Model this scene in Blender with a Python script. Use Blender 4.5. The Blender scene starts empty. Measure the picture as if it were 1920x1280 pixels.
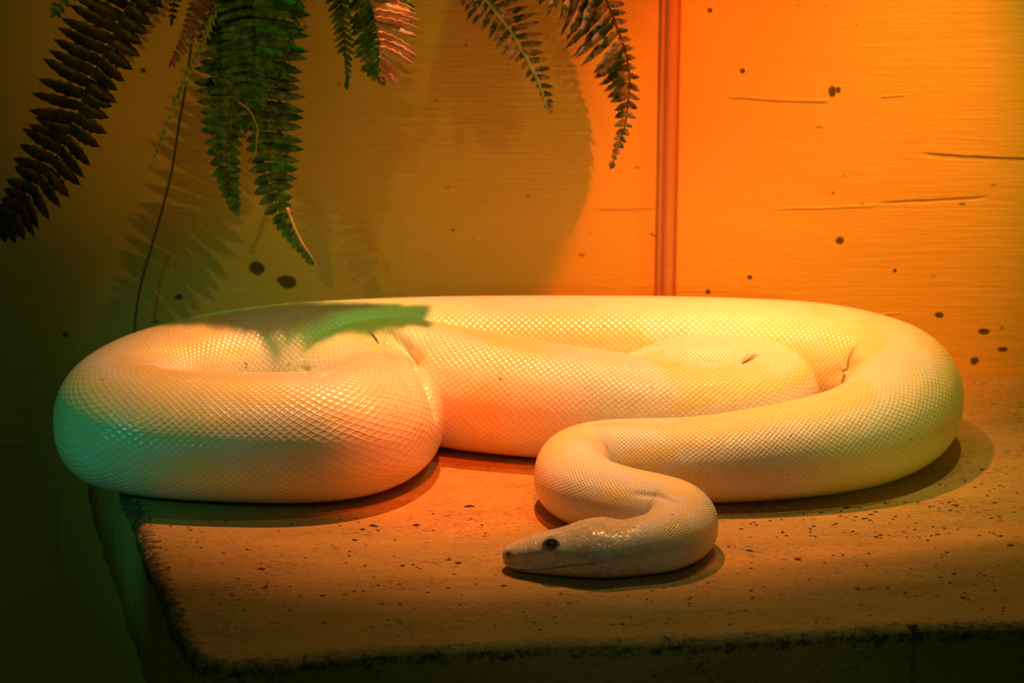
import bpy, bmesh, math, random
from mathutils import Vector, Matrix, noise
from mathutils.bvhtree import BVHTree
random.seed(7)
SC = bpy.context.scene
COL = SC.collection

# ------------------------------------------------------------------ camera
F = 5444.0                      # focal length in pixels of the 1920x1280 frame
PITCH = math.radians(18.0)
CAM = Vector((0.0, -3.028, 0.984))
cd = bpy.data.cameras.new('camera'); cam = bpy.data.objects.new('camera', cd); COL.objects.link(cam)
cam.location = CAM; cam.rotation_euler = (math.pi/2 - PITCH, 0, 0)
cd.sensor_width = 36.0; cd.lens = 36.0*F/1920.0
cd.clip_start = 0.05; cd.clip_end = 60
cd.dof.use_dof = True; cd.dof.focus_distance = 2.66; cd.dof.aperture_fstop = 6.0
SC.camera = cam

# ------------------------------------------------------------------ exposure and world
vs = SC.view_settings
vs.view_transform = 'Standard'; vs.look = 'None'; vs.gamma = 1.0; vs.use_curve_mapping = False
vs.exposure = 0.0
w = bpy.data.worlds.new('world'); SC.world = w; w.use_nodes = True
w.node_tree.nodes['Background'].inputs[0].default_value = (0.489, 1.000, 0.256, 1)
w.node_tree.nodes['Background'].inputs[1].default_value = 0.02536

# ------------------------------------------------------------------ lamps of the vivarium
def spot(name, loc, aim, watts, col, cone, blend=0.5, size=0.02, sx=1.0, sy=1.0, down=None):
    l = bpy.data.lights.new(name, 'SPOT'); l.energy = watts; l.color = col
    l.spot_size = math.radians(cone); l.spot_blend = blend; l.shadow_soft_size = size
    o = bpy.data.objects.new(name, l); COL.objects.link(o)
    o.location = loc
    d = Vector(aim) - Vector(loc)
    o.rotation_euler = d.to_track_quat('-Z', 'Y').to_euler()
    if down is not None: o.rotation_euler = (0, 0, math.radians(down))
    o.scale = (sx, sy, 1)
    return o
LAMPS = {
 # orange heat lamp high above the back coils
 'heat_lamp':   dict(loc=(0.01,-0.25,0.95), aim=(0.012,-0.395,0.0), watts=50, col=(1,0.355,0.115), cone=46, blend=0.75, size=0.006, sx=1.45, sy=0.86),
 # red orange lamp that washes the right half of the back wall
 'orange_lamp': dict(loc=(0.45,-0.70,1.00), aim=(0.29,-0.118,0.22), watts=56, col=(1,0.12,0.002), cone=37, blend=0.8, size=0.008, sx=1.0),
 # green lamp at the right
 'green_lamp_right': dict(loc=(1.05,-0.42,0.62), aim=(0.55,-0.13,0.30), watts=6.5, col=(0.08,1,0.05), cone=44, blend=1.0, size=0.02),
 # dim yellow green lamp in front on the left, throws the frond shadows on the wall
 'green_lamp_left': dict(loc=(-1.00,-1.10,1.12), aim=(0.0,-0.118,0.22), watts=9.5, col=(0.9,0.5,0.03), cone=36, blend=0.8, size=0.006),
 # red lamp over the front middle
 'red_lamp':    dict(loc=(0.04,-0.80,0.80), aim=(-0.05,-0.45,0.03), watts=38, col=(1,0.09,0.005), cone=21, blend=1.0, size=0.012),
 # weak brownish red that fills the left wall
 'dim_red_lamp': dict(loc=(0.10,-1.3,1.05), aim=(-0.06,-0.118,0.24), watts=1, col=(1,0.1,0.004), cone=36, blend=1.0, size=0.03),
 # teal lamp low at the front left
 'teal_lamp':   dict(loc=(-0.85,-1.05,0.45), aim=(-0.35,-0.40,0.04), watts=3.9, col=(0.05,1,0.65), cone=32, blend=1.0, size=0.015),
 # soft front lamp on the neck and head
 'front_lamp':  dict(loc=(0.15,-1.7,0.9), aim=(0.10,-0.66,0.0), watts=1.6, col=(0.8,1,0.9), cone=26, blend=1.0, size=0.03),
 # amber lamp over the right coils
 'amber_lamp_right': dict(loc=(0.46,-0.27,0.90), aim=(0.40,-0.28,0.0), watts=9, col=(1,0.85,0.22), cone=50, blend=0.9, size=0.010),
 # added amber fill under the blocker dome, brightens the front of the ledge
 'edge_lamp': dict(loc=(0.248,-0.496,0.695), aim=(0.16,-0.66,0.0), watts=2.6, col=(1,0.9,0.34), cone=100, blend=0.9, size=0.012),
 # yellow green lamp low at the right, reaches the flank of the right coil
 'yellow_lamp': dict(loc=(0.95,-1.15,0.28), aim=(0.43,-0.46,0.08), watts=3.8, col=(1,1,0.05), cone=24, blend=1.0, size=0.012),
 # added narrow spot, stands in for an orange streak reflected onto the front right ledge
 'slit_lamp': dict(loc=(0.36,-0.588,0.95), aim=(0.36,-0.588,0.0), watts=9, col=(1.0,0.26,0.02), cone=42, blend=0.9, size=0.008, sx=1.0, sy=0.075, down=16),
 # small green lamp above the left coils
 'green_lamp_top': dict(loc=(-0.02,-0.16,0.88), aim=(-0.21,-0.24,0.10), watts=6, col=(0.12,1.0,0.05), cone=30, blend=1.0, size=0.01),
 # weak green light low at the left, reaches the wall below the ledge
 'green_lamp_low': dict(loc=(-0.75,-0.95,0.10), aim=(-0.42,-0.118,-0.15), watts=0.1, col=(0.4,1,0.4), cone=60, blend=1.0, size=0.02),
}
for k, v in LAMPS.items(): spot(k, **v)

# ------------------------------------------------------------------ pixel helpers (place real points at real depths)
cp, sp_ = math.cos(PITCH), math.sin(PITCH)
def ray(px, py):
    x = (px-960)/F; y = -(py-640)/F
    return Vector((x, cp + y*sp_, -sp_ + y*cp))
def G(px, py, z=0.0):
    d = ray(px, py); return CAM + d*((z-CAM.z)/d.z)
def Y(px, py, y):
    d = ray(px, py); return CAM + d*((y-CAM.y)/d.y)
def mpp(p):                      # metres covered by one pixel at p
    v = p-CAM; return (v.y*cp - v.z*sp_)/F
WALL_Y = G(960, 705).y

# ------------------------------------------------------------------ object helpers
def link_mesh(name, verts, faces, mat, parent=None, smooth=True):
    me = bpy.data.meshes.new(name); me.from_pydata([tuple(v) for v in verts], [], faces); me.update()
    if smooth: me.polygons.foreach_set('use_smooth', [True]*len(me.polygons))
    o = bpy.data.objects.new(name, me); COL.objects.link(o)
    if mat: me.materials.append(mat)
    if parent: o.parent = parent
    return o
def tag(o, label=None, cat=None, group=None, kind=None):
    if label: o['label'] = label
    if cat: o['category'] = cat
    if group: o['group'] = group
    if kind: o['kind'] = kind
    return o
def catmull(pts, n):
    P = [pts[0]*2-pts[1]] + list(pts) + [pts[-1]*2-pts[-2]]
    out = []
    for i in range(1, len(P)-2):
        a, b, c, d = P[i-1], P[i], P[i+1], P[i+2]
        for k in range(n):
            t = k/n
            out.append(0.5*((2*b)+(c-a)*t+(2*a-5*b+4*c-d)*t*t+(3*b-a-3*c+d)*t**3))
    out.append(P[-2]*1.0)
    return out
def tube(V, Fc, path, rad, n=8):
    base = len(V); m = len(path)
    for i, p in enumerate(path):
        t = (path[min(i+1, m-1)]-path[max(i-1, 0)]).normalized()
        a = t.cross(Vector((0.02, 1, 0.03))).normalized(); b = t.cross(a)
        r = rad(i/(m-1)) if callable(rad) else rad
        for k in range(n):
            q = 2*math.pi*k/n
            V.append(p + (a*math.cos(q)+b*math.sin(q))*r)
    for i in range(m-1):
        for k in range(n):
            k2 = (k+1) % n
            Fc.append((base+i*n+k, base+i*n+k2, base+(i+1)*n+k2, base+(i+1)*n+k))
    Fc.append(tuple(base+k for k in range(n))[::-1]); Fc.append(tuple(base+(m-1)*n+k for k in range(n)))

# ------------------------------------------------------------------ node helper
class NT:
    def __init__(s, name):
        s.m = bpy.data.materials.new(name); s.m.use_nodes = True
        s.t = s.m.node_tree; s.b = s.t.nodes['Principled BSDF']
    def n(s, typ, **kw):
        nd = s.t.nodes.new(typ)
        for k, v in kw.items(): setattr(nd, k, v)
        return nd
    def put(s, sock, v):
        if isinstance(v, bpy.types.NodeSocket): s.t.links.new(v, sock)
        elif v is not None: sock.default_value = v
    def math(s, op, a, b=None, c=None, clamp=False):
        nd = s.n('ShaderNodeMath', operation=op, use_clamp=clamp)
        s.put(nd.inputs[0], a); s.put(nd.inputs[1], b)
        if c is not None: s.put(nd.inputs[2], c)
        return nd.outputs[0]
    def mix(s, f, a, b):
        nd = s.n('ShaderNodeMix', data_type='RGBA')
        s.put(nd.inputs[0], f); s.put(nd.inputs[6], a); s.put(nd.inputs[7], b)
        return nd.outputs[2]
    def noise(s, vec, scale, detail=4, rough=0.6, dist=0.0):
        nd = s.n('ShaderNodeTexNoise'); s.put(nd.inputs['Vector'], vec)
        nd.inputs['Scale'].default_value = scale; nd.inputs['Detail'].default_value = detail
        nd.inputs['Roughness'].default_value = rough; nd.inputs['Distortion'].default_value = dist
        return nd.outputs['Fac']
    def map(s, vec, scale=(1,1,1), loc=(0,0,0), rot=(0,0,0)):
        nd = s.n('ShaderNodeMapping'); s.put(nd.inputs[0], vec)
        nd.inputs['Scale'].default_value = scale; nd.inputs['Location'].default_value = loc; nd.inputs['Rotation'].default_value = rot
        return nd.outputs[0]
    def ramp(s, f, a, b, lo=0.0, hi=1.0):      # smooth step from a to b
        nd = s.n('ShaderNodeMapRange', interpolation_type='SMOOTHSTEP')
        s.put(nd.inputs[0], f); nd.inputs[1].default_value = a; nd.inputs[2].default_value = b
        nd.inputs[3].default_value = lo; nd.inputs[4].default_value = hi
        return nd.outputs[0]
    def coords(s): return s.n('ShaderNodeTexCoord').outputs['Object']
    def sep(s, v):
        nd = s.n('ShaderNodeSeparateXYZ'); s.put(nd.inputs[0], v); return nd.outputs
    def bump(s, h, strength, dist, prev=None):
        nd = s.n('ShaderNodeBump'); nd.inputs['Strength'].default_value = strength
        nd.inputs['Distance'].default_value = dist; s.put(nd.inputs['Height'], h)
        if prev is not None: s.put(nd.inputs['Normal'], prev)
        return nd.outputs[0]
    def set(s, **kw):
        for k, v in kw.items(): s.put(s.b.inputs[k.replace('_', ' ')], v)
        return s.m
    def blob(s, X, Z, cx, cz, rx, rz, wob):    # 1 inside a ragged ellipse
        a = s.math('DIVIDE', s.math('SUBTRACT', X, cx), rx); b = s.math('DIVIDE', s.math('SUBTRACT', Z, cz), rz)
        d = s.math('ADD', s.math('MULTIPLY', a, a), s.math('MULTIPLY', b, b))
        d = s.math('ADD', d, wob)
        return s.ramp(d, 1.25, 0.75)
    def line(s, X, Z, x0, z0, x1, z1, wid, wob):  # 1 on a thin tapered line
        L = math.hypot(x1-x0, z1-z0); ux, uz = (x1-x0)/L, (z1-z0)/L
        dx = s.math('SUBTRACT', X, x0); dz = s.math('SUBTRACT', Z, z0)
        al = s.math('ADD', s.math('MULTIPLY', dx, ux), s.math('MULTIPLY', dz, uz))
        ac = s.math('ADD', s.math('MULTIPLY', dx, -uz), s.math('MULTIPLY', dz, ux))
        ac = s.math('ADD', ac, wob)
        t = s.math('DIVIDE', al, L)
        env = s.math('MULTIPLY', s.ramp(t, 0, 0.18), s.ramp(t, 1.0, 0.82))
        return s.math('MULTIPLY', env, s.ramp(s.math('ABSOLUTE', ac), wid, wid*0.3)), ac, env

# ------------------------------------------------------------------ materials
def wall_material():
    m = NT('painted_wall'); c = m.coords(); X, Yc, Z = m.sep(c)[0:3]
    base = m.mix(m.noise(m.map(c, (1.2, 1, 5)), 3, 5, 0.6), (0.76, 0.53, 0.11, 1), (0.86, 0.62, 0.15, 1))
    grain = m.noise(m.map(c, (5, 1, 95)), 3.0, 6, 0.65, 0.3)
    lump = m.noise(m.map(c, (3, 1, 9)), 3.0, 3, 0.5)
    fine = m.noise(c, 190, 3, 0.6)
    wob = m.math('MULTIPLY', m.math('SUBTRACT', m.noise(c, 70, 3), 0.5), 2.4)
    wobl = m.math('MULTIPLY', m.math('SUBTRACT', m.noise(m.map(c, (6, 1, 6)), 3, 3), 0.5), 0.004)
    dark = None
    for (px, py, rx, ry) in [(480,503,13,10),(537,528,16,10),(335,556,6,5),(122,627,6,4),(1560,172,6,9),(1572,168,4,5),
                             (1845,621,9,5),(1828,676,7,6),(1762,590,7,5),(1328,547,4,4),(1406,520,4,4),(1880,655,8,4),
                             (1075,24,4,4),(1574,450,7,6),(1392,133,4,4),(1678,507,3,3),(1331,19,4,4),(268,132,5,4)]:
        p = Y(px, py, WALL_Y); k = mpp(p)
        b = m.blob(X, Z, p.x, p.z, rx*k*1.15, ry*k*1.25, wob)
        dark = b if dark is None else m.math('MAXIMUM', dark, b)
    # scattered specks, denser towards the foot of the right part
    sp = m.ramp(m.noise(m.map(c, (1, 1, 1.6)), 46, 2, 0.5), 0.735, 0.77)
    dark = m.math('MAXIMUM', dark, m.math('MULTIPLY', sp, 0.7))
    h = m.math('MULTIPLY', lump, 0.5)
    h = m.math('ADD', h, m.math('MULTIPLY', grain, 0.42)); h = m.math('ADD', h, m.math('MULTIPLY', fine, 0.08))
    ridge = None
    for (x0, y0, x1, y1, wd, hh) in [(1360,180,1470,186,5,1.0),(1440,186,1556,188,5,1.3),(1650,182,1700,178,3,.6),
                                     (1720,290,1990,304,5,-1.4),(1440,392,1660,384,4,.5),(1640,382,1860,370,4,-.9),
                                     (1110,396,1235,394,4,-.5),(1560,600,1700,585,3,.4),(108,880,116,1290,7,-.35),
                                     (-60,838,62,832,6,.9),(62,846,100,905,8,-.4)]:
        a, b = Y(x0, y0, WALL_Y), Y(x1, y1, WALL_Y); k = mpp(a)
        msk, ac, env = m.line(X, Z, a.x, a.z, b.x, b.z, wd*k, wobl)
        v = m.math('MULTIPLY', msk, hh*1.1)
        h = m.math('ADD', h, v)
        if hh < 0:
            dark = m.math('MAXIMUM', dark, m.math('MULTIPLY', msk, min(0.35, -hh*0.28)))
    col = m.mix(m.math('MULTIPLY', dark, 0.9), base, (0.05, 0.03, 0.02, 1))
    return m.set(Base_Color=col, Roughness=0.42, Specular_IOR_Level=0.35, Normal=m.bump(h, 1.0, 0.0022))
def ledge_material():
    m = NT('grimy_painted_ledge'); c = m.coords(); X, Yc, Z = m.sep(c)[0:3]
    base = m.mix(m.noise(m.map(c, (1.5, 7, 2)), 4, 8, 0.72), (0.30, 0.16, 0.035, 1), (0.72, 0.43, 0.12, 1))
    pale = m.ramp(m.noise(m.map(c, (2.0, 26, 8)), 5, 5, 0.6), 0.58, 0.75)
    base = m.mix(m.math('MULTIPLY', pale, 0.35), base, (0.74, 0.52, 0.19, 1))
    patch = m.ramp(m.noise(m.map(c, (3, 6, 3)), 3.5, 4, 0.6), 0.42, 0.66)
    s1 = m.ramp(m.noise(m.map(c, (20, 58, 40)), 5.5, 4, 0.65), 0.555, 0.60)
    s2 = m.ramp(m.noise(m.map(c, (60, 110, 80)), 6.5, 3, 0.6), 0.53, 0.62)
    spk = m.math('MAXIMUM', s1, m.math('MULTIPLY', s2, 0.75))
    spk = m.math('MULTIPLY', spk, m.math('ADD', 0.3, m.math('MULTIPLY', patch, 0.7)))
    # mould along the worn left and front edges: edge distance is baked per vertex
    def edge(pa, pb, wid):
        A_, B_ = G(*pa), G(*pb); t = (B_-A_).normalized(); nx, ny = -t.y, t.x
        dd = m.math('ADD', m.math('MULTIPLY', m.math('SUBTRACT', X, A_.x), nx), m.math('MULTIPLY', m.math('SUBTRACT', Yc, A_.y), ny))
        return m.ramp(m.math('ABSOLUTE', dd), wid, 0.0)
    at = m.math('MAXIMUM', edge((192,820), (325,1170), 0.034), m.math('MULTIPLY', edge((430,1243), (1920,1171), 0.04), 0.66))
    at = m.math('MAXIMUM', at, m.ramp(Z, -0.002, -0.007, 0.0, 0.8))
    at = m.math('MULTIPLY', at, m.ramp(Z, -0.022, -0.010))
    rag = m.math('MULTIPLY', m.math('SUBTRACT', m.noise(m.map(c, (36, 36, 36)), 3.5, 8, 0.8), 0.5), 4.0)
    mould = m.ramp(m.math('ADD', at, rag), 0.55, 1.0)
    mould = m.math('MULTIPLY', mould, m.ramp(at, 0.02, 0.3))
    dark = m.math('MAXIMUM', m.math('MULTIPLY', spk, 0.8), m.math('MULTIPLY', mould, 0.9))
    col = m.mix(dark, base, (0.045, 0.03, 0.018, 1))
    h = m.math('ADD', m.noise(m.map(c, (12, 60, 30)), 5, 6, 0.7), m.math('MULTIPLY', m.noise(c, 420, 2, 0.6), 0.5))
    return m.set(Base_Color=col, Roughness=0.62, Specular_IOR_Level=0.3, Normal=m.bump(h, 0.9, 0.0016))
def snake_material():
    m = NT('snake_skin')
    uv = m.n('ShaderNodeUVMap', uv_map='scales').outputs[0]
    U, V = m.sep(uv)[0:2]
    head = m.n('ShaderNodeAttribute', attribute_name='head').outputs['Fac']
    groove = m.n('ShaderNodeAttribute', attribute_name='crease').outputs['Fac']
    c = m.coords()
    wv = m.math('MULTIPLY', m.math('SUBTRACT', m.noise(c, 30, 2), 0.5), 0.5)
    p = m.math('ADD', m.math('ADD', U, V), wv); q = m.math('ADD', m.math('SUBTRACT', U, V), wv)
    fp = m.math('SUBTRACT', m.math('FRACT', p), 0.5); fq = m.math('SUBTRACT', m.math('FRACT', q), 0.5)
    def sq4(x):
        y = m.math('MULTIPLY', x, 2.0); y = m.math('MULTIPLY', y, y); return m.math('SUBTRACT', 1.0, m.math('POWER', y, 1.5))
    dome = m.math('MULTIPLY', sq4(fp), sq4(fq))
    dome = m.math('POWER', m.math('MAXIMUM', dome, 0.0), 0.7)
    tilt = m.math('MULTIPLY', m.math('ADD', fp, fq), 0.5)
    hs = m.math('ADD', dome, tilt)
    # head plates: irregular small shields
    vor = m.n('ShaderNodeTexVoronoi', feature='DISTANCE_TO_EDGE'); m.put(vor.inputs['Vector'], c); vor.inputs['Scale'].default_value = 210
    hv = m.ramp(vor.outputs['Distance'], 0.0, 0.10)
    hm = m.n('ShaderNodeMix', data_type='FLOAT'); m.put(hm.inputs[0], head); m.put(hm.inputs[2], hs); m.put(hm.inputs[3], m.math('MULTIPLY', hv, 0.5))
    height = hm.outputs[0]
    # pale yellow saddles on a cream body
    sad = m.noise(m.map(uv, (0.045, 0.085, 1)), 1.0, 3, 0.55, 0.6)
    sadm = m.ramp(sad, 0.46, 0.60)
    fleck = m.noise(m.map(uv, (0.35, 0.35, 1)), 1.0, 2, 0.6)
    base = m.mix(sadm, (0.90, 0.82, 0.66, 1), (0.93, 0.74, 0.33, 1))
    base = m.mix(m.math('MULTIPLY', m.ramp(fleck, 0.5, 0.7), 0.25), base, (0.80, 0.62, 0.60, 1))
    edge = m.math('MULTIPLY', m.math('SUBTRACT', 1.0, dome), 0.13)
    base = m.mix(m.math('MULTIPLY', edge, m.math('SUBTRACT', 1.0, head)), base, (0.66, 0.47, 0.25, 1))
    base = m.mix(m.math('MULTIPLY', head, 0.75), base, (0.62, 0.54, 0.40, 1))
    base = m.mix(m.math('MULTIPLY', m.math('MULTIPLY', m.math('SUBTRACT', 1.0, hv), head), 0.14), base, (0.20, 0.13, 0.09, 1))
    dirt = m.ramp(m.noise(m.map(c, (1, 1, 1)), 210, 2, 0.5), 0.695, 0.73)
    dirt2 = m.ramp(m.noise(c, 18, 2), 0.5, 0.7)
    base = m.mix(m.math('MULTIPLY', dirt, dirt2), base, (0.10, 0.05, 0.03, 1))
    mott = m.ramp(m.noise(c, 140, 4, 0.7), 0.45, 0.62)
    base = m.mix(m.math('MULTIPLY', m.math('MULTIPLY', mott, head), 0.45), base, (0.36, 0.27, 0.17, 1))
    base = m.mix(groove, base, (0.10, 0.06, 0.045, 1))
    big = m.noise(c, 22, 3, 0.5)
    n1 = m.bump(big, 0.35, 0.006)
    n2 = m.bump(height, 0.5, 0.0009, n1)
    m.put(m.b.inputs['Coat Normal'], n2)
    return m.set(Base_Color=base, Roughness=0.33, Specular_IOR_Level=0.6, Normal=n2, Subsurface_Weight=0.12,
                 Subsurface_Radius=(0.012, 0.006, 0.003), Subsurface_Scale=0.6, Coat_Weight=0.35, Coat_Roughness=0.16)
def leaf_material(name, a, b, rough=0.45, veins=True, trans=0.15):
    m = NT(name); c = m.coords()
    f = m.ramp(m.noise(c, 90, 4, 0.6), 0.42, 0.6)
    col = m.mix(f, (*a, 1), (*b, 1))
    return m.set(Base_Color=col, Roughness=rough, Specular_IOR_Level=0.35, Normal=m.bump(m.noise(c, 160, 3), 0.6, 0.001))
def plain(name, col, rough=0.5, spec=0.4, nscale=60, var=0.25):
    m = NT(name); c = m.coords(); n = m.noise(c, nscale, 4)
    d = tuple(x*(1-var) for x in col)
    return m.set(Base_Color=m.mix(n, (*d, 1), (*col, 1)), Roughness=rough, Specular_IOR_Level=spec, Normal=m.bump(n, 0.3, 0.001))

M_WALL = wall_material(); M_LEDGE = ledge_material(); M_SNAKE = snake_material()
M_TRIM = plain('painted_trim', (0.72, 0.36, 0.22), 0.45)
M_DARK = plain('dark_board', (0.12, 0.10, 0.07), 0.8)
M_STEM = plain('stem', (0.10, 0.11, 0.04), 0.6)
M_DRYSTEM = plain('dry_stem', (0.62, 0.44, 0.20), 0.6)
M_SOIL = plain('soil_crumb', (0.05, 0.03, 0.02), 0.9)
M_BASKET = plain('basket', (0.10, 0.07, 0.04), 0.8)
M_GREEN = leaf_material('green_leaf', (0.03, 0.13, 0.03), (0.10, 0.30, 0.05))
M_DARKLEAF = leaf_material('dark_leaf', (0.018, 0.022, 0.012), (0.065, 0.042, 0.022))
M_PINK = leaf_material('dried_pink_leaf', (0.85, 0.42, 0.30), (0.70, 0.52, 0.32))
M_MOTTLE = leaf_material('mottled_leaf', (0.035, 0.09, 0.03), (0.50, 0.36, 0.24))
M_PALE = leaf_material('pale_green_leaf', (0.30, 0.50, 0.14), (0.55, 0.62, 0.25))

# ------------------------------------------------------------------ the setting
def wall():
    x0, x1, z0, z1 = -1.6, 1.6, -0.8, 1.35
    V = [(x0, WALL_Y, z0), (x1, WALL_Y, z0), (x1, WALL_Y, z1), (x0, WALL_Y, z1),
         (x0, WALL_Y+.05, z0), (x1, WALL_Y+.05, z0), (x1, WALL_Y+.05, z1), (x0, WALL_Y+.05, z1)]
    Fc = [(0,1,2,3), (5,4,7,6), (4,0,3,7), (1,5,6,2), (3,2,6,7), (4,5,1,0)]
    tag(link_mesh('wall_back', V, Fc, M_WALL, smooth=False), kind='structure')
wall()
def slab(name, x0, x1, y0, y1, z0, z1, mat):
    V = [(x0,y0,z0),(x1,y0,z0),(x1,y1,z0),(x0,y1,z0),(x0,y0,z1),(x1,y0,z1),(x1,y1,z1),(x0,y1,z1)]
    Fc = [(0,3,2,1),(4,5,6,7),(0,1,5,4),(1,2,6,5),(2,3,7,6),(3,0,4,7)]
    return tag(link_mesh(name, V, Fc, mat, smooth=False), kind='structure')
slab('floor', -1.6, 1.6, -1.2, WALL_Y, -0.85, -0.80, M_DARK)
slab('ceiling', -1.6, 1.6, -0.95, WALL_Y+.05, 1.35, 1.40, M_DARK)

# vertical bead moulding on the wall
def trim():
    a = Y(1257, 0, WALL_Y); k = mpp(a); b = Y(1256, 600, WALL_Y)
    prof = []                                  # (offset across, offset out of the wall) in px
    for x, o in [(-19,0),(-17,3),(-13,4),(-11,3),(-9,5),(-6,10),(-1,13),(4,13),(9,10),(12,5),(13,1),(14,-3),(17,-3),(18,1),(20,1),(21,0)]:
        prof.append((x*k, o*k*1.1))
    V, Fc = [], []
    zs = [0.005 + i*(1.345-0.005)/60 for i in range(61)]
    for i, z in enumerate(zs):
        cx = a.x + (b.x-a.x)*(a.z-z)/(a.z-b.z)*0 + 0.0006*noise.noise(Vector((0, 0, z*6)))
        for x, o in prof: V.append((cx+x, WALL_Y-0.0025-o*(1+0.15*noise.noise(Vector((x*90, 3, z*12)))), z))
        V.append((cx+prof[-1][0], WALL_Y+0.0, z)); V.append((cx+prof[0][0], WALL_Y+0.0, z))
    n = len(prof)+2
    for i in range(60):
        for j in range(n):
            j2 = (j+1) % n
            Fc.append((i*n+j, i*n+j2, (i+1)*n+j2, (i+1)*n+j))
    Fc.append(tuple(range(n))[::-1]); Fc.append(tuple(60*n+j for j in range(n)))
    tag(link_mesh('trim_1', V, Fc, M_TRIM), kind='structure')
trim()

# ------------------------------------------------------------------ the ledge
def ledge():
    left = [G(x, y) for x, y in [(153,706),(192,820),(235,935),(262,1010),(290,1090),(315,1150),(340,1205)]]
    front = [G(x, y) for x, y in [(372,1234),(430,1243),(520,1240),(620,1228),(760,1216),(960,1207),(1120,1203),(1300,1196),(1500,1186),(1700,1178),(1920,1171)]]
    end = Vector((1.45, front[-1].y+0.012, 0))
    path = catmull(left+front+[end], 26)
    out = []
    for i, p in enumerate(path):
        t = (path[min(i+1, len(path)-1)]-path[max(i-1, 0)]).normalized()
        nrm = Vector((t.y, -t.x, 0))           # towards the inside is the other side
        o = 0.0035*noise.noise(p*14) + 0.0022*noise.noise(p*45+Vector((3,1,2)))
        out.append((p + nrm*o, nrm))
    # make sure the normals look outward
    cx = Vector((0.5, -0.4, 0))
    out = [(p, n if (p-cx).dot(n) > 0 else -n) for p, n in out]
    R = 0.010
    rings = []
    for k, (ins, z) in enumerate([(R,0),(R*.6,-R*.08),(R*.3,-R*.3),(R*.08,-R*.6),(0,-R),(0,-0.03),(0,-0.08),(0,-0.14)]):
        rings.append([Vector((p.x, p.y, z)) - n*ins + Vector((0, 0, 0.0009*noise.noise(p*30+Vector((k,0,0))) if k > 0 else 0)) for p, n in out])
    V, Fc = [], []
    L = len(out)
    for r in rings: V += r
    for k in range(len(rings)-1):
        for i in range(L-1):
            Fc.append((k*L+i, k*L+i+1, (k+1)*L+i+1, (k+1)*L+i))
    b0 = len(V); yb = WALL_Y-0.0005
    V += [Vector((1.45, yb, 0)), Vector((rings[0][0].x, yb, 0)), Vector((1.45, yb, -0.14)), Vector((rings[-1][0].x, yb, -0.14))]
    Fc.append(tuple(range(L)) + (b0, b0+1))
    kb = (len(rings)-1)*L
    Fc.append(tuple(range(kb, kb+L))[::-1] + (b0+3, b0+2))
    o = link_mesh('ledge', V, Fc, M_LEDGE)
    for p in o.data.polygons:
        if len(p.vertices) > 4: p.use_smooth = False
    bm = bmesh.new(); bm.from_mesh(o.data)
    bmesh.ops.recalc_face_normals(bm, faces=bm.faces); bm.to_mesh(o.data); bm.free()
    tag(o, 'wide grimy tan ledge with worn mouldy edges under the python', 'ledge')
ledge()

# ------------------------------------------------------------------ the python
# centre line: x, y of the centre of the tube in the photograph, half thickness in px, lift in px
BODY = [
 (1205,1026,54,0),(1240,1018,57,0),(1268,1003,60,0),(1279,985,62,0),(1262,968,63,0),(1225,958,64,0),(1165,946,65,0),
 (1108,928,66,0),(1078,904,68,0),(1084,880,70,0),(1120,868,71,0),(1180,866,74,0),(1260,868,77,0),(1340,866,81,0),
 (1440,856,86,0),(1540,841,91,0),(1620,819,96,0),(1676,786,101,0),(1692,750,104,0),(1668,722,107,0),(1610,704,110,0),
 (1520,690,112,0),(1400,684,113,0),(1250,681,114,0),(1100,680,114,0),(950,680,114,0),(800,683,115,0),(650,690,116,0),
 (500,702,117,0),(380,722,117,0),(290,748,117,0),(236,779,117,0),(236,806,117,0),(290,820,117,0),(380,826,118,0),(480,829,119,0),
 (580,828,120,0),(650,820,119,0),(692,804,116,0),(712,784,110,0),(694,764,105,2),(660,745,104,4),(668,722,107,4),(730,714,110,3),(800,724,111,2),(880,739,111,0),
 (980,753,108,0),(1100,766,103,0),(1220,776,97,0),(1330,779,91,2),(1410,772,86,8),(1445,750,83,20),(1425,726,81,32),(1360,712,78,40),
 (1270,710,74,42),(1180,720,62,38),(1110,735,44,26),(1050,752,20,10)]
HEAD = [ # d from the snout, half width, bottom, top (px)
 (0,3,20,33),(3,13,14,39),(8,21,9,44),(16,28,6,48),(28,34,3,53),(45,39,1.5,60),(62,43,0,67),(80,47,0,73),(98,51,0,77),(120,57,0,84),
 (145,64,0,93),(170,69,0,99),(192,70,0,100),(212,67,0,97),(232,62,0,95),(252,59,0,99),(270,57,0,101)]
def lerp_table(T, x):
    if x <= T[0][0]: return T[0][1:]
    for a, b in zip(T, T[1:]):
        if x <= b[0]:
            t = (x-a[0])/(b[0]-a[0]); t2 = t
            return tuple(u+(v-u)*t2 for u, v in zip(a[1:], b[1:]))
    return T[-1][1:]
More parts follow.
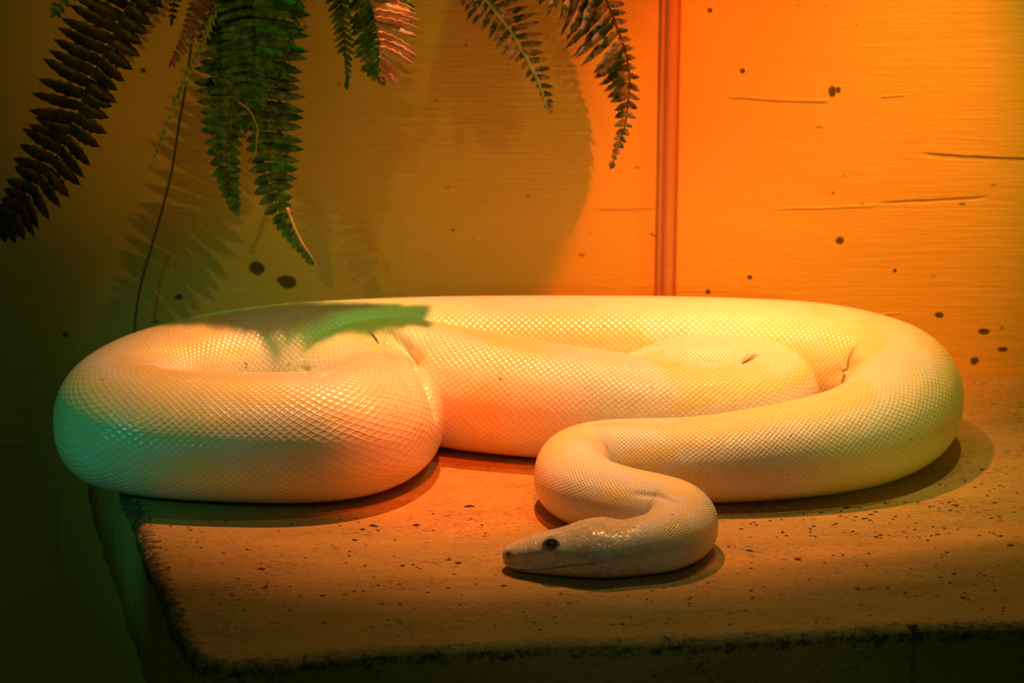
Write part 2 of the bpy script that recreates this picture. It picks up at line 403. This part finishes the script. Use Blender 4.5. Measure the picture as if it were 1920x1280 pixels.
def build_snake():
    NR = 168; NSC = 60
    # control points in world space
    def ctl(px, py, r, lift):
        p = G(px, py, 0.0); k = mpp(p)
        for _ in range(3):
            p = G(px, py, (0.86*r+lift)*k); k = mpp(p)
        return Vector((p.x, p.y, r*k)), lift*k
    headline = [G(942,1064), G(1000,1067.5), G(1060,1070), G(1120,1071), G(1165,1071)]
    kk = mpp(headline[2])
    C = []; LF = []
    for p in headline: C.append(Vector((p.x, p.y, 54*kk))); LF.append(0)
    for b in BODY:
        c, l = ctl(*b); C.append(c); LF.append(l)
    C4 = [Vector((c.x, c.y, c.z, l)) for c, l in zip(C, LF)]
    def cat4(pts, n):
        P = [pts[0]*2-pts[1]] + pts + [pts[-1]*2-pts[-2]]; out = []
        for i in range(1, len(P)-2):
            a, b, c, d = P[i-1], P[i], P[i+1], P[i+2]
            for k in range(n):
                t = k/n; out.append(0.5*((2*b)+(c-a)*t+(2*a-5*b+4*c-d)*t*t+(3*b-a-3*c+d)*t**3))
        out.append(P[-2]); return out
    D = cat4(C4, 40)
    for _ in range(60):
        E = D[:]
        for i in range(200, len(D)-1): E[i] = (D[i-1]+D[i]*2+D[i+1])*0.25
        D = E
    # resample by arc length: fine on the head
    acc = [0.0]
    for a, b in zip(D, D[1:]): acc.append(acc[-1]+math.hypot(b.x-a.x, b.y-a.y))
    total = acc[-1]
    S = []; s = 0.0
    while s < total:
        S.append(s); dpx = s/kk
        s += kk*(0.5 if dpx < 12 else 1.5 if dpx < 290 else 3.2)
    S.append(total-1e-6)
    pts = []; j = 0
    for s in S:
        while acc[j+1] < s and j < len(acc)-2: j += 1
        t = (s-acc[j])/max(acc[j+1]-acc[j], 1e-9); pts.append(D[j].lerp(D[j+1], t))
    V, HA, CR, Us = [], [], [], []
    u = 0.0
    MOUTH = [(0,9),(20,9),(38,11),(70,17),(98,25),(130,36),(158,43),(185,49),(205,51)]
    BLEND0, BLEND1 = 215.0, 300.0
    n = len(pts)
    for i, p in enumerate(pts):
        a = pts[max(i-1, 0)]; b = pts[min(i+1, n-1)]
        t = Vector((b.x-a.x, b.y-a.y, 0)).normalized(); side = Vector((t.y, -t.x, 0))
        d = S[i]/kk
        r = p.z
        bw, bh = r*1.10, r*1.06
        bz0, bz1 = 0.0006, bh*1.84
        f = min(1, max(0, (d-BLEND0)/(BLEND1-BLEND0))); f = f*f*(3-2*f)
        if d < BLEND1:
            hw, h0, h1 = lerp_table(HEAD, d)
            W_ = hw*kk*(1-f)+bw*f; z0 = h0*kk*(1-f)+bz0*f; z1 = h1*kk*(1-f)+bz1*f
        else: W_, z0, z1 = bw, bz0, bz1
        z0 += p.w; z1 += p.w
        H = z1-z0; zc = z0+H*0.455; hu = z1-zc; hd = zc-z0
        if i: u += (S[i]-S[i-1])/max(2*math.pi*max(r, 0.004)/NSC*1.12, 1e-5)
        Us.append(u)
        hf = 1-f
        mz = lerp_table(MOUTH, d)[0]*kk
        for k in range(NR):
            th = 2*math.pi*k/NR              # 0 at the belly
            sx, sz = math.sin(th), -math.cos(th)
            if sz >= 0: e1, e2 = 2/(2.15+0.35*hf), 2/(2.15+0.35*hf)
            else: e1, e2 = 2/2.9, 2/2.5
            x = W_*math.copysign(abs(sx)**e1, sx); z = zc + (hu if sz > 0 else hd)*math.copysign(abs(sz)**e2, sz)
            q = Vector((p.x, p.y, z)) + side*x
            crease = 0.0
            if d < 260:
                # lower jaw a little narrower than the upper lip, cheeks, brow ridge
                rel = (z-z0)/max(H, 1e-6)
                cheek = math.exp(-((d-165)/45)**2)*math.exp(-((rel-0.45)/0.22)**2)*3.0*kk
                canth = math.exp(-((d-55)/35)**2)*math.exp(-((rel-0.52)/0.16)**2)*-3.2*kk
                brow = math.exp(-((d-93)/17)**2)*math.exp(-((rel-0.80)/0.14)**2)*3.6*kk
                orb = math.exp(-((d-94)/14)**2)*math.exp(-((rel-0.52)/0.16)**2)*-2.6*kk
                lip = math.exp(-((z-mz-4*kk)/(5*kk))**2)*1.2*kk*(1 if 12 < d < 190 else 0)
                sgn = 1 if x > 0 else -1
                q += side*sgn*(cheek+canth+brow+orb+lip)*min(1, abs(x)/(W_*0.4+1e-9))
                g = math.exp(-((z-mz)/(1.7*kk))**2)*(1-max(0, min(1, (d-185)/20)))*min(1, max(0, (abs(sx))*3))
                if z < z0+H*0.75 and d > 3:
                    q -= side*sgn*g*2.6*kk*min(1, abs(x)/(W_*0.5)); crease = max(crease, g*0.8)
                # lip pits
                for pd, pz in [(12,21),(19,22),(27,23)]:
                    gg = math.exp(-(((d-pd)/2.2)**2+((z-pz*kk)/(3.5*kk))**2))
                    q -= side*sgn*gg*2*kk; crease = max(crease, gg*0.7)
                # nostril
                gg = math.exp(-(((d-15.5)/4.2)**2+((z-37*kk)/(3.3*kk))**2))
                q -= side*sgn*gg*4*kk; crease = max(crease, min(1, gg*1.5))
                # shallow dip along the crown
                q.z -= 1.5*kk*math.exp(-(x/(7*kk))**2)*(1 if sz > 0 else 0)*math.exp(-((d-120)/60)**2)
            V.append(q); HA.append(hf if d < BLEND1 else 0.0); CR.append(crease)
    Fc = []; UV = []
    for i in range(n-1):
        for k in range(NR):
            k2 = (k+1) % NR
            Fc.append((i*NR+k, i*NR+k2, (i+1)*NR+k2, (i+1)*NR+k))
            v0, v1 = k/NR*NSC, (k+1)/NR*NSC
            UV += [(Us[i], v0), (Us[i], v1), (Us[i+1], v1), (Us[i+1], v0)]
    for base, uu in ((0, Us[0]), ((n-1)*NR, Us[-1])):
        fc = tuple(base+k for k in range(NR)); Fc.append(fc if base else fc[::-1]); UV += [(uu, 0)]*NR
    # folds of loose skin where the body bends sharply
    quads = Fc[:(n-1)*NR]
    bv0 = BVHTree.FromPolygons([tuple(v) for v in V], quads)
    from mathutils.kdtree import KDTree
    kd = KDTree(len(V))
    for i, v in enumerate(V): kd.insert(v, i)
    kd.balance()
    moved = {}
    for line, dep, wid in [
        ([(728,622),(752,642),(775,668),(793,702),(808,738),(818,778)], 24, 12),
        ([(676,640),(712,655),(744,684),(768,722),(782,765)], 5, 8),
        ([(700,624),(732,646),(760,676),(782,715)], -4, 6),
        ([(566,690),(580,700),(602,703),(626,699)], 10, 9),
        ([(1330,694),(1365,689),(1398,676),(1420,668)], 8, 9),
        ([(1560,705),(1590,690),(1625,672),(1650,664)], 5, 14),
        ([(1188,926),(1235,930),(1275,945),(1292,962)], 4, 6)]:
        pts_ = []
        for (x0, y0), (x1, y1) in zip(line, line[1:]):
            for q in range(12):
                t = q/12; h = bv0.ray_cast(CAM, ray(x0+(x1-x0)*t, y0+(y1-y0)*t).normalized())
                if h[0] is not None: pts_.append((h[0], h[1], (line.index((x0, y0))+t)/(len(line)-1)))
        best = {}
        for p, nr_, tt in pts_:
            if nr_.dot(CAM-p) < 0: nr_ = -nr_
            env = math.sin(math.pi*min(1, max(0, tt*0.92+0.06)))**0.5
            for co, idx, dist in kd.find_range(p, wid*2.6*kk):
                g = math.exp(-(dist/(wid*kk))**2)*env
                if g > best.get(idx, (0,))[0]: best[idx] = (g, nr_)
        for idx, (g, nr_) in best.items():
            moved[idx] = moved.get(idx, Vector((0, 0, 0))) - nr_*(g*dep*kk)
    for idx, d_ in moved.items(): V[idx] = V[idx]+d_
    o = link_mesh('snake', V, Fc, M_SNAKE)
    me = o.data
    ul = me.uv_layers.new(name='scales'); ul.data.foreach_set('uv', [c for uvp in UV for c in uvp])
    me.attributes.new('head', 'FLOAT', 'POINT').data.foreach_set('value', HA)
    me.attributes.new('crease', 'FLOAT', 'POINT').data.foreach_set('value', CR)
    tag(o, 'large pale yellow and cream albino python coiled on the tan ledge', 'snake')
    # eyes set into the head
    bv = BVHTree.FromPolygons([tuple(v) for v in V[:NR*260]], [f for f in Fc[:NR*259]])
    d = ray(1034, 1021).normalized()
    hit, nor, _, _ = bv.ray_cast(CAM, d)
    m_eye = NT('dark_red_eye'); c = m_eye.coords()
    m_eye.set(Base_Color=m_eye.mix(m_eye.noise(c, 300, 2), (0.035, 0.003, 0.002, 1), (0.09, 0.012, 0.008, 1)), Roughness=0.06, Specular_IOR_Level=0.8, Coat_Weight=1.0, Coat_Roughness=0.03)
    m_rim = plain('eye_rim_skin', (0.62, 0.56, 0.42), 0.3, 0.6)
    axis = headline[0].xy.lerp(headline[4].xy, 0.41)
    if hit:
        ex = hit
        hd = (headline[4]-headline[0]).normalized(); sd = Vector((hd.y, -hd.x, 0)).normalized()
        # mirrored position across the head's middle line
        rel = ex-headline[0]; off = rel.dot(sd); ex2 = ex - sd*(2*off-math.copysign(18*kk, off)) - Vector((0, 0, 14*kk))
        for ctr, sg in ((ex, 1), (ex2, -1)):
            s_ = sd*(1 if off > 0 else -1)*sg
            bm = bmesh.new(); bmesh.ops.create_uvsphere(bm, u_segments=40, v_segments=24, radius=15.5*kk)
            me2 = bpy.data.meshes.new('eye'); bm.to_mesh(me2); bm.free(); me2.materials.append(m_eye.m)
            me2.polygons.foreach_set('use_smooth', [True]*len(me2.polygons))
            e = bpy.data.objects.new('eye', me2); COL.objects.link(e); e.parent = o
            e.location = ctr - s_*4.6*kk - Vector((0,0,1.0*kk)); e['label'] = 'glossy dark red eye'
            # rim: torus
            VV, FF = [], []; R0, r0 = 15.0*kk, 3.2*kk
            up = Vector((0, 0, 1)); a1 = hd; 
            for a_ in range(48):
                A = 2*math.pi*a_/48
                rad = a1*math.cos(A)+up*math.sin(A)
                rr = r0*(1.1-0.3*math.sin(A))
                for b_ in range(12):
                    B_ = 2*math.pi*b_/12
                    VV.append(ctr - s_*0.2*kk - Vector((0,0,2.0*kk)) + rad*(R0+rr*math.cos(B_)) + s_*(rr*math.sin(B_)+1.8*kk))
            for a_ in range(48):
                for b_ in range(12):
                    FF.append((a_*12+b_, ((a_+1)%48)*12+b_, ((a_+1)%48)*12+(b_+1)%12, a_*12+(b_+1)%12))
            link_mesh('eye_rim', VV, FF, m_rim, o)
    return o
SNAKE = build_snake()

# ------------------------------------------------------------------ ferns
def pinna(V, Fc, base, d, wdir, nrm, L, W, teeth, droop, segs=9, toothed=True):
    b0 = len(V)
    for i in range(segs+1):
        t = i/segs
        w_ = W*(math.sin(math.pi*min(1, t*0.86+0.14))**0.7)*(1-0.25*t) if t < 1 else 0.0
        if toothed and 0 < i < segs: w_ *= (1.0+teeth if i % 2 else 1.0-teeth)
        c = base + d*(L*t) + nrm*(droop*L*t*t)
        V.append(c + wdir*w_*0.5 + nrm*W*0.10); V.append(c + nrm*0.0); V.append(c - wdir*w_*0.5 + nrm*W*0.10)
    for i in range(segs):
        a = b0+i*3
        Fc.append((a, a+1, a+4, a+3)); Fc.append((a+1, a+2, a+5, a+4))
def frond(parent, rib, depth, left, right, mat, spacing=15, wid=17, ang=80, rib_r=2.0, stem_mat=None, twist=(0.0, 0.0), up=None, bare=False, world=None, normal=None, tip=30, seed=0, label=None, teeth=0.12, dslope=0.0, curl=0.15, left_mat=None, right_mat=None):
    """rib: px points from top to tip; left/right: [(t, length px)]; depth: world y of the frond"""
    rnd = random.Random(seed+11)
    if world: pts = [Vector(p) for p in world]; k = 0.00055
    else:
        k = mpp(Y(rib[0][0], rib[0][1], depth))
        pts = [Y(x, y, depth - dslope*i) for i, (x, y) in enumerate(rib)]
    if up: pts = [Vector(u) for u in up] + pts
    path = catmull(pts, 24)
    acc = [0.0]
    for a, b in zip(path, path[1:]): acc.append(acc[-1]+(b-a).length)
    tot = acc[-1]
    nup = len(up)*24 if up else 0
    t0 = acc[nup]
    V, Fc = [], []; VL, FL = [], []
    def at(s):
        s = min(max(s, 0), tot-1e-6)
        for j in range(len(acc)-1):
            if acc[j+1] >= s:
                f = (s-acc[j])/(acc[j+1]-acc[j]+1e-12)
                return path[j].lerp(path[j+1], f), (path[j+1]-path[j]).normalized()
    view = Vector((0, cp, -sp_)) if normal is None else -Vector(normal)
    def tab(T, t):
        return lerp_table([(a, b) for a, b in T], t)[0]
    s = max(0.0, t0 - 0.14)
    i = 0
    for sgn, T, (VV, FF) in ((1, left, (V, Fc)), (-1, right, (VL, FL))):
        s = max(0.0, t0-((0.05 if bare else 0.14) if not world else 0.0)); i = 0
        while s < tot-4*k:
            t = (s-t0)/(tot-t0)
            L = tab(T, max(t, 0))*k*rnd.uniform(0.9, 1.08)
            if L > 3*k:
                p, tg = at(s)
                nrm = -view
                side = tg.cross(nrm).normalized()*sgn
                a_ = math.radians(ang + rnd.uniform(-5, 5)) 
                a_ *= (1-0.35*max(0, t)**3)
                d = (side*math.sin(a_) + tg*math.cos(a_))
                tw = twist[0 if sgn > 0 else 1]
                d = (d*math.cos(tw) + nrm*math.sin(tw)).normalized()
                L3 = L/max(0.25, math.cos(tw))
                wd = (tg - d*tg.dot(d)).normalized()
                nn = d.cross(wd).normalized()
                if nn.dot(nrm) < 0: nn = -nn
                wt = rnd.uniform(-0.35, 0.35)
                wd2 = (wd*math.cos(wt)+nn*math.sin(wt)).normalized()
                pinna(VV, FF, p, d, wd2, nn, L3, wid*k*(0.55+0.45*min(1, L/(40*k))), teeth, -curl*rnd.uniform(0.3, 1.4))
            s += spacing*k*(1.0 if t < 0.8 else 0.75); i += 1
    # terminal leaflet
    p, tg = at(tot-6*k)
    pinna(V, Fc, p, tg, tg.cross(view).normalized(), -view, tip*k, wid*k*0.7, teeth, 0)
    nv = len(V); V2 = V+VL; F2 = Fc+[tuple(x+nv for x in f) for f in FL]
    o = link_mesh('frond', V2, F2, mat, parent)
    if right_mat or left_mat:
        o.data.materials.append(right_mat or left_mat)
        for j, f in enumerate(o.data.polygons):
            isr = j >= len(Fc)
            if (right_mat and isr) or (left_mat and not isr): f.material_index = 1
    sm = o.modifiers.new('thickness', 'SOLIDIFY'); sm.thickness = 0.0004; sm.offset = 0
    SV, SF = [], []; tube(SV, SF, path, lambda t: k*rib_r*(1.0-0.6*t), 8)
    link_mesh('stem', SV, SF, stem_mat or M_STEM, o)
    if label: o['label'] = label
    return o
def thing(name, loc, label, cat, group=None):
    o = bpy.data.objects.new(name, None); COL.objects.link(o); tag(o, label, cat, group)
    o.empty_display_size = 0.02
    return o
def basket(parent, c, R, H):
    V, Fc = [], []
    n = 48; prof = [(0.02,-H),(R*.45,-H*.97),(R*.75,-H*.75),(R*.93,-H*.4),(R,0),(R*1.04,0.008),(R*1.0,0.012),(R*.94,0.0),(R*.87,-H*.4),(R*.68,-H*.7),(R*.4,-H*.9),(0.02,-H*.93)]
    for r, z in prof:
        for k in range(n):
            a = 2*math.pi*k/n; rr = r*(1+0.02*math.sin(a*24)); V.append((c.x+rr*math.cos(a), c.y+rr*math.sin(a), c.z+z))
    for i in range(len(prof)-1):
        for k in range(n):
            Fc.append((i*n+k, i*n+(k+1)%n, (i+1)*n+(k+1)%n, (i+1)*n+k))
    link_mesh('basket', V, Fc, M_BASKET, parent)
    SV, SF = [], []
    for k in range(3):
        a = 2*math.pi*k/3+0.4
        tube(SV, SF, [Vector((c.x+R*math.cos(a), c.y+R*math.sin(a), c.z+0.005)), Vector((c.x, c.y, c.z+0.26))], 0.002, 6)
    tube(SV, SF, [Vector((c.x, c.y, c.z+0.25)), Vector((c.x, c.y, 1.352))], 0.002, 6)
    link_mesh('hanging_cord', SV, SF, M_STEM, parent)

D1 = WALL_Y-0.24
def U(px, py, depth, bc):          # two points above the picture that lead a rib up to its basket
    a = Y(px, py, depth); b = Vector(bc)
    mid = a.lerp(b, 0.5) + Vector((0, 0, 0.03))
    return [b, mid]
BC1 = Vector((-0.34, -0.26, 0.66)); BC2 = Vector((0.17, -0.20, 0.66))
f1 = thing('hanging_fern', BC1, 'dark green fern whose long drooping fronds hang over the left coils', 'fern')
basket(f1, BC1, 0.09, 0.075)
def FR(par, rib, depth, left, right, mat, bc=None, **kw):
    x, y = rib[0]
    a = Y(x, y, depth); b = (bc or (BC1 if par is f1 else BC2))
    a2 = Y(rib[1][0], rib[1][1], depth)
    e = a + (a-a2).normalized()*0.10; e.y = e.y*0.6+b.y*0.4
    e2 = e.lerp(b, 0.55) + Vector((0, 0, 0.05))
    up = [b+Vector((0, 0, 0.005)), e2, e]
    return frond(par, rib, depth, left, right, mat, up=up, bare=par is not f1, **kw)
# F1 dark frond at the far left
FR(f1, [(262,-20),(234,22),(198,97),(162,165),(137,245),(108,290),(79,335),(36,388),(-6,434)], WALL_Y-0.145,
   [(0,108),(.25,116),(.45,96),(.65,82),(.8,56),(.92,36),(1,20)], [(0,60),(.3,62),(.6,62),(.8,70),(.92,52),(1,20)],
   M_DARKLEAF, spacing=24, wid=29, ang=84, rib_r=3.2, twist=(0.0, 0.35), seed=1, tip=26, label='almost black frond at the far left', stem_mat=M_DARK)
FR(f1, [(150,-60),(128,-14),(104,22)], WALL_Y-0.086, [(0,30),(1,16)], [(0,26),(1,16)], M_GREEN, spacing=14, wid=14, seed=2, tip=22)
# F2 dry pink frond
FR(f1, [(362,-10),(356,20),(348,50),(334,88),(320,122)], WALL_Y-0.110, [(0,8),(1,5)], [(0,52),(.35,44),(.6,28),(1,12)],
   M_PINK, spacing=11, wid=11, ang=60, rib_r=1.8, seed=3, tip=14, stem_mat=M_DRYSTEM, label='dry pinkish frond')
FR(f1, [(330,-20),(326,10),(322,40)], WALL_Y-0.086, [(0,16),(1,6)], [(0,16),(1,8)], M_GREEN, spacing=11, wid=10, seed=4, tip=16)
# F3 thin frond seen edge on
FR(f1, [(398,30),(378,85),(352,140),(330,190),(312,235),(298,275),(280,318)], WALL_Y-0.118, [(0,9),(.5,8),(1,4)], [(0,16),(.5,10),(1,5)],
   M_PALE, spacing=15, wid=13, ang=38, rib_r=5.0, seed=5, tip=14, twist=(0.9, 0.7), stem_mat=M_PALE, label='thin pale green frond turned edge on')
# F4 the green bunch
FR(f1, [(440,-30),(446,60),(440,140),(430,220),(424,290),(432,350),(443,392)], WALL_Y-0.102, [(0,85),(.4,76),(.62,58),(.72,40),(.9,24),(1,12)], [(0,70),(.4,60),(.7,34),(.9,20),(1,10)],
   M_GREEN, spacing=19, wid=24, ang=84, rib_r=2.6, seed=6, tip=22, label='broad green frond left in the middle bunch')
FR(f1, [(508,-30),(506,60),(500,150),(500,240),(506,320),(520,385),(548,440),(580,486)], WALL_Y-0.094, [(0,75),(.4,60),(.55,42),(.72,36),(.85,22),(1,8)], [(0,72),(.35,70),(.55,72),(.62,62),(.72,36),(.85,16),(1,8)],
   M_GREEN, spacing=20, wid=24, ang=84, rib_r=2.4, seed=7, tip=20, label='long green frond right in the middle bunch')
FR(f1, [(470,-30),(478,50),(476,130),(468,200),(462,236)], WALL_Y-0.126, [(0,80),(.5,70),(1,20)], [(0,85),(.5,66),(1,20)],
   M_GREEN, spacing=18, wid=22, ang=80, rib_r=2.2, seed=8, tip=22, twist=(0.2, 0.2))
FR(f1, [(560,-20),(554,30),(540,85),(526,130),(520,160)], WALL_Y-0.134, [(0,10),(1,6)], [(0,24),(.6,16),(1,6)], M_GREEN, spacing=12, wid=12, ang=40, rib_r=2.0, seed=9, tip=10, twist=(0.9, 0.6))
# F5 edge-on green frond
FR(f1, [(634,-30),(641,20),(645,70),(648,120),(650,160)], WALL_Y-0.110, [(0,34),(.6,20),(.7,3),(1,3)], [(0,24),(.6,22),(.85,14),(1,5)],
   M_GREEN, spacing=13, wid=14, ang=48, rib_r=2.6, seed=10, tip=16, twist=(0.5, 0.5))
# F6 half green, half dried pink
FR(f1, [(690,-30),(700,20),(709,65),(713,105),(711,135),(716,150)], WALL_Y-0.110, [(0,62),(.5,62),(.75,48),(.9,26),(1,8)], [(0,84),(.5,82),(.68,74),(.8,64),(.9,30),(1,14)],
   M_GREEN, spacing=14, wid=17, ang=62, rib_r=2.6, seed=12, tip=18, right_mat=M_PINK, label='frond with green leaflets on one side and dried pink ones on the other', stem_mat=M_PINK, teeth=0.2)
FR(f1, [(740,-30),(758,0),(768,30)], WALL_Y-0.086, [(0,24),(1,12)], [(0,28),(1,14)], M_GREEN, spacing=12, wid=14, ang=55, seed=13, tip=20)
# fronds added out of frame to block the heat lamp above the left coils
def shadow_frond(p0, p1, f, width, seed):
    L = Vector(LAMPS['heat_lamp']['loc'])
    a, b = L.lerp(p0, f), L.lerp(p1, f)
    m1 = BC1.lerp(a, 0.5)+Vector((0, 0, 0.02))
    pts = [BC1+Vector((0,0,-.01)), m1, a, a.lerp(b, 0.5)+Vector((0,0,.004)), b]
    o = frond(f1, None, 0, [(0,3),(.35,width*.6),(.6,width),(.85,width*.7),(1,8)], [(0,3),(.35,width*.6),(.6,width),(.85,width*.7),(1,8)], M_GREEN, spacing=9, wid=15, ang=70,
              rib_r=2.2, seed=seed, tip=14, world=pts, normal=(0.05, 0.1, 1))
shadow_frond(G(770,597,.115), G(470,603,.11), .50, 42, 31)
shadow_frond(G(350,612,.10), G(520,652,.10), .53, 12, 32)
# dry tendril and dry strip
V, Fc = [], []
tube(V, Fc, catmull([Y(x, y, WALL_Y-0.150) for x, y in [(448,190),(456,197),(466,205),(476,222),(483,240),(481,262),(479,286),(472,300),(464,310)]], 8), lambda t: 0.0011*(1-0.5*t), 8)
link_mesh('dry_tendril', V, Fc, M_DRYSTEM, f1)
V, Fc = [], []
tube(V, Fc, catmull([Y(x, y, WALL_Y-0.118) for x, y in [(538,390),(546,412),(557,438),(568,458),(582,478),(596,500)]], 8), lambda t: 0.0019*(1-0.85*t), 8)
link_mesh('dry_strip', V, Fc, M_PINK, f1)
# the thin cord-like runner down to the coils
V, Fc = [], []
tube(V, Fc, catmull([Y(x, y, WALL_Y-0.03) for x, y in [(372,-20),(362,60),(350,150),(334,245),(322,320),(302,400),(282,470),(265,530),(256,580),(250,640)]], 8), 0.0012, 8)
link_mesh('hanging_runner', V, Fc, M_STEM, f1)

f2 = thing('hanging_fern', BC2, 'fern with two brown and green mottled fronds hanging left of the wall moulding', 'fern')
basket(f2, BC2, 0.05, 0.05)
FR(f2, [(890,-30),(922,10),(950,45),(972,80),(992,118),(1010,155),(1022,190),(1031,212)], WALL_Y-0.055,
   [(0,56),(.3,46),(.45,40),(.55,28),(.7,18),(.8,8),(1,4)], [(0,66),(.3,62),(.5,46),(.7,34),(.85,24),(1,8)],
   M_MOTTLE, spacing=17, wid=14, ang=68, rib_r=7.0, seed=20, tip=8, stem_mat=M_PALE, label='narrow frond with a thick pale rib')
FR(f2, [(1105,-50),(1132,-10),(1152,40),(1170,90),(1180,140),(1178,190),(1172,235),(1160,275),(1148,308)], WALL_Y-0.06,
   [(0,120),(.2,112),(.4,84),(.5,66),(.6,44),(.7,28),(.85,16),(1,5)], [(0,40),(.3,20),(.5,16),(.6,22),(.75,16),(.9,10),(1,4)],
   M_MOTTLE, spacing=18, wid=19, ang=62, rib_r=3.0, seed=21, tip=16, label='broader mottled frond beside the wall moulding', twist=(0.2, 0.7))
FR(f2, [(1010,-60),(1045,-30),(1085,-10),(1112,10)], WALL_Y-0.06, [(0,54),(.6,46),(1,14)], [(0,44),(1,14)], M_MOTTLE, spacing=16, wid=16, ang=70, rib_r=2.6, seed=22, tip=14)

# ------------------------------------------------------------------ added dome, out of frame, blocks the orange lamp to shape the wall shadow
def dome(K=0.68):
    c = Vector(LAMPS['edge_lamp']['loc'])
    t = thing('dome_lamp', (0,0,0), 'small round metal lamp dome hanging above the ledge to the right', 'lamp')
    prof = [(.086,-.012),(.088,-.010),(.086,.006),(.078,.028),(.062,.048),(.040,.060),(.030,.064),(.030,.10),(.024,.106),(0.002,.107)]
    prof = [(r*K, z*K) for r, z in prof]
    n = 48; V, Fc = [], []
    inner = [(r-.003 if r > .01 else r, z-.003) for r, z in prof[1:7]][::-1]
    full = prof[::-1] + inner[::-1]
    for r, z in full:
        for k in range(n):
            a = 2*math.pi*k/n; V.append((c.x+r*math.cos(a), c.y+r*math.sin(a), c.z+z))
    for i in range(len(full)-1):
        for k in range(n): Fc.append((i*n+k, i*n+(k+1)%n, (i+1)*n+(k+1)%n, (i+1)*n+k))
    link_mesh('dome', V, Fc, plain('lamp_metal', (0.25,0.25,0.24), 0.35, 0.8), t)
    SV, SF = [], []; tube(SV, SF, [c+Vector((0,0,.10*K)), Vector((c.x, c.y, 1.352))], 0.003, 8)
    link_mesh('cord', SV, SF, M_STEM, t)
dome()

# ------------------------------------------------------------------ added shield, out of frame, that keeps the heat lamp off the wall
def light_shield():
    c = Vector(LAMPS['heat_lamp']['loc'])
    t = thing('heat_lamp', (0,0,0), 'heat lamp in an open half round metal hood hanging high over the back coils', 'lamp')
    V, Fc = [], []; n = 24
    for i in range(n+1):
        a = math.radians(20 + 140*i/n)
        x, y = 0.10*math.cos(a), -0.020 + 0.035*math.sin(a)
        for z, g in ((-0.10, 1.0), (-0.05, 1.0), (0.0, 1.0), (0.03, 0.9)):
            V.append((c.x+x*g, c.y+y, c.z+z))
    for i in range(n):
        for j in range(3): Fc.append((i*4+j, (i+1)*4+j, (i+1)*4+j+1, i*4+j+1))
    V0 = len(V)
    o = link_mesh('hood', V, Fc, plain('hood_metal', (0.3,0.3,0.29), 0.4, 0.8), t)
    sm = o.modifiers.new('thickness', 'SOLIDIFY'); sm.thickness = 0.0012; sm.offset = 1
    SV, SF = [], []; tube(SV, SF, [c+Vector((0,0.012,.03)), Vector((c.x, c.y+0.012, 1.352))], 0.003, 8)
    link_mesh('cord', SV, SF, M_STEM, t)
light_shield()

# ------------------------------------------------------------------ crumbs of soil
def crumbs():
    rnd = random.Random(5); V, Fc = [], []
    spots = [(1302,938,4),(1290,942,3),(1640,925,4),(1575,950,6),(1588,951,5),(1495,1048,5),(1405,1032,5),(1895,1022,5),(1790,1075,4),
             (1805,1120,4),(1168,1170,4),(1150,1171,3),(944,1098,5),(700,985,6),(680,992,4),(780,984,6),(665,1012,4),(860,1055,5),(842,1049,4),
             (490,1066,5),(496,1101,4),(606,1116,4),(880,949,7),(1410,1121,3),(1408,1065,3),(755,1060,4),(1840,880,4),(1718,900,5),(1695,920,5)]
    for _ in range(260):
        spots.append((rnd.uniform(270, 1910), rnd.uniform(960, 1180), rnd.uniform(1.2, 3.0)))
    for _ in range(110):
        spots.append((rnd.uniform(1380, 1910), rnd.uniform(900, 1010), rnd.uniform(1.5, 3.4)))
    sv = SNAKE.data; bvh = BVHTree.FromPolygons([tuple(v.co) for v in sv.vertices], [tuple(p.vertices) for p in sv.polygons])
    for px, py, s in spots:
        g = G(px, py, 0.001)
        if any(bvh.ray_cast(g+Vector((dx, dy, 0)), Vector((0, 0, 1)), 0.4)[0] for dx in (-.004, 0, .004) for dy in (-.004, 0, .004)): continue
        if 930 < px < 1345 and 935 < py < 1092: continue
        p = G(px, py, 0.0003); k = mpp(p); b = len(V); a0 = rnd.uniform(-.5, .5)
        for (x, y, z) in [(1,0,0),(.3,.9,0),(-.8,.6,0),(-1,-.2,0),(-.2,-.9,0),(.7,-.6,0),(.1,.1,.8),(-.3,-.1,.7)]:
            x *= s*k*1.5*rnd.uniform(.7, 1.3); y *= s*k*0.8*rnd.uniform(.7, 1.3)
            V.append(p+Vector((x*math.cos(a0)-y*math.sin(a0), x*math.sin(a0)+y*math.cos(a0), z*s*k*0.55)))
        Fc += [(b+5,b+4,b+3,b+2,b+1,b+0),(b,b+1,b+6),(b+1,b+2,b+6),(b+2,b+7,b+6),(b+2,b+3,b+7),(b+3,b+4,b+7),(b+4,b+5,b+7),(b+5,b+6,b+7),(b+5,b,b+6)]
    tag(link_mesh('soil_crumbs', V, Fc, M_SOIL, smooth=False), 'small dark crumbs of soil scattered over the tan ledge', 'crumbs', kind='stuff')
crumbs()
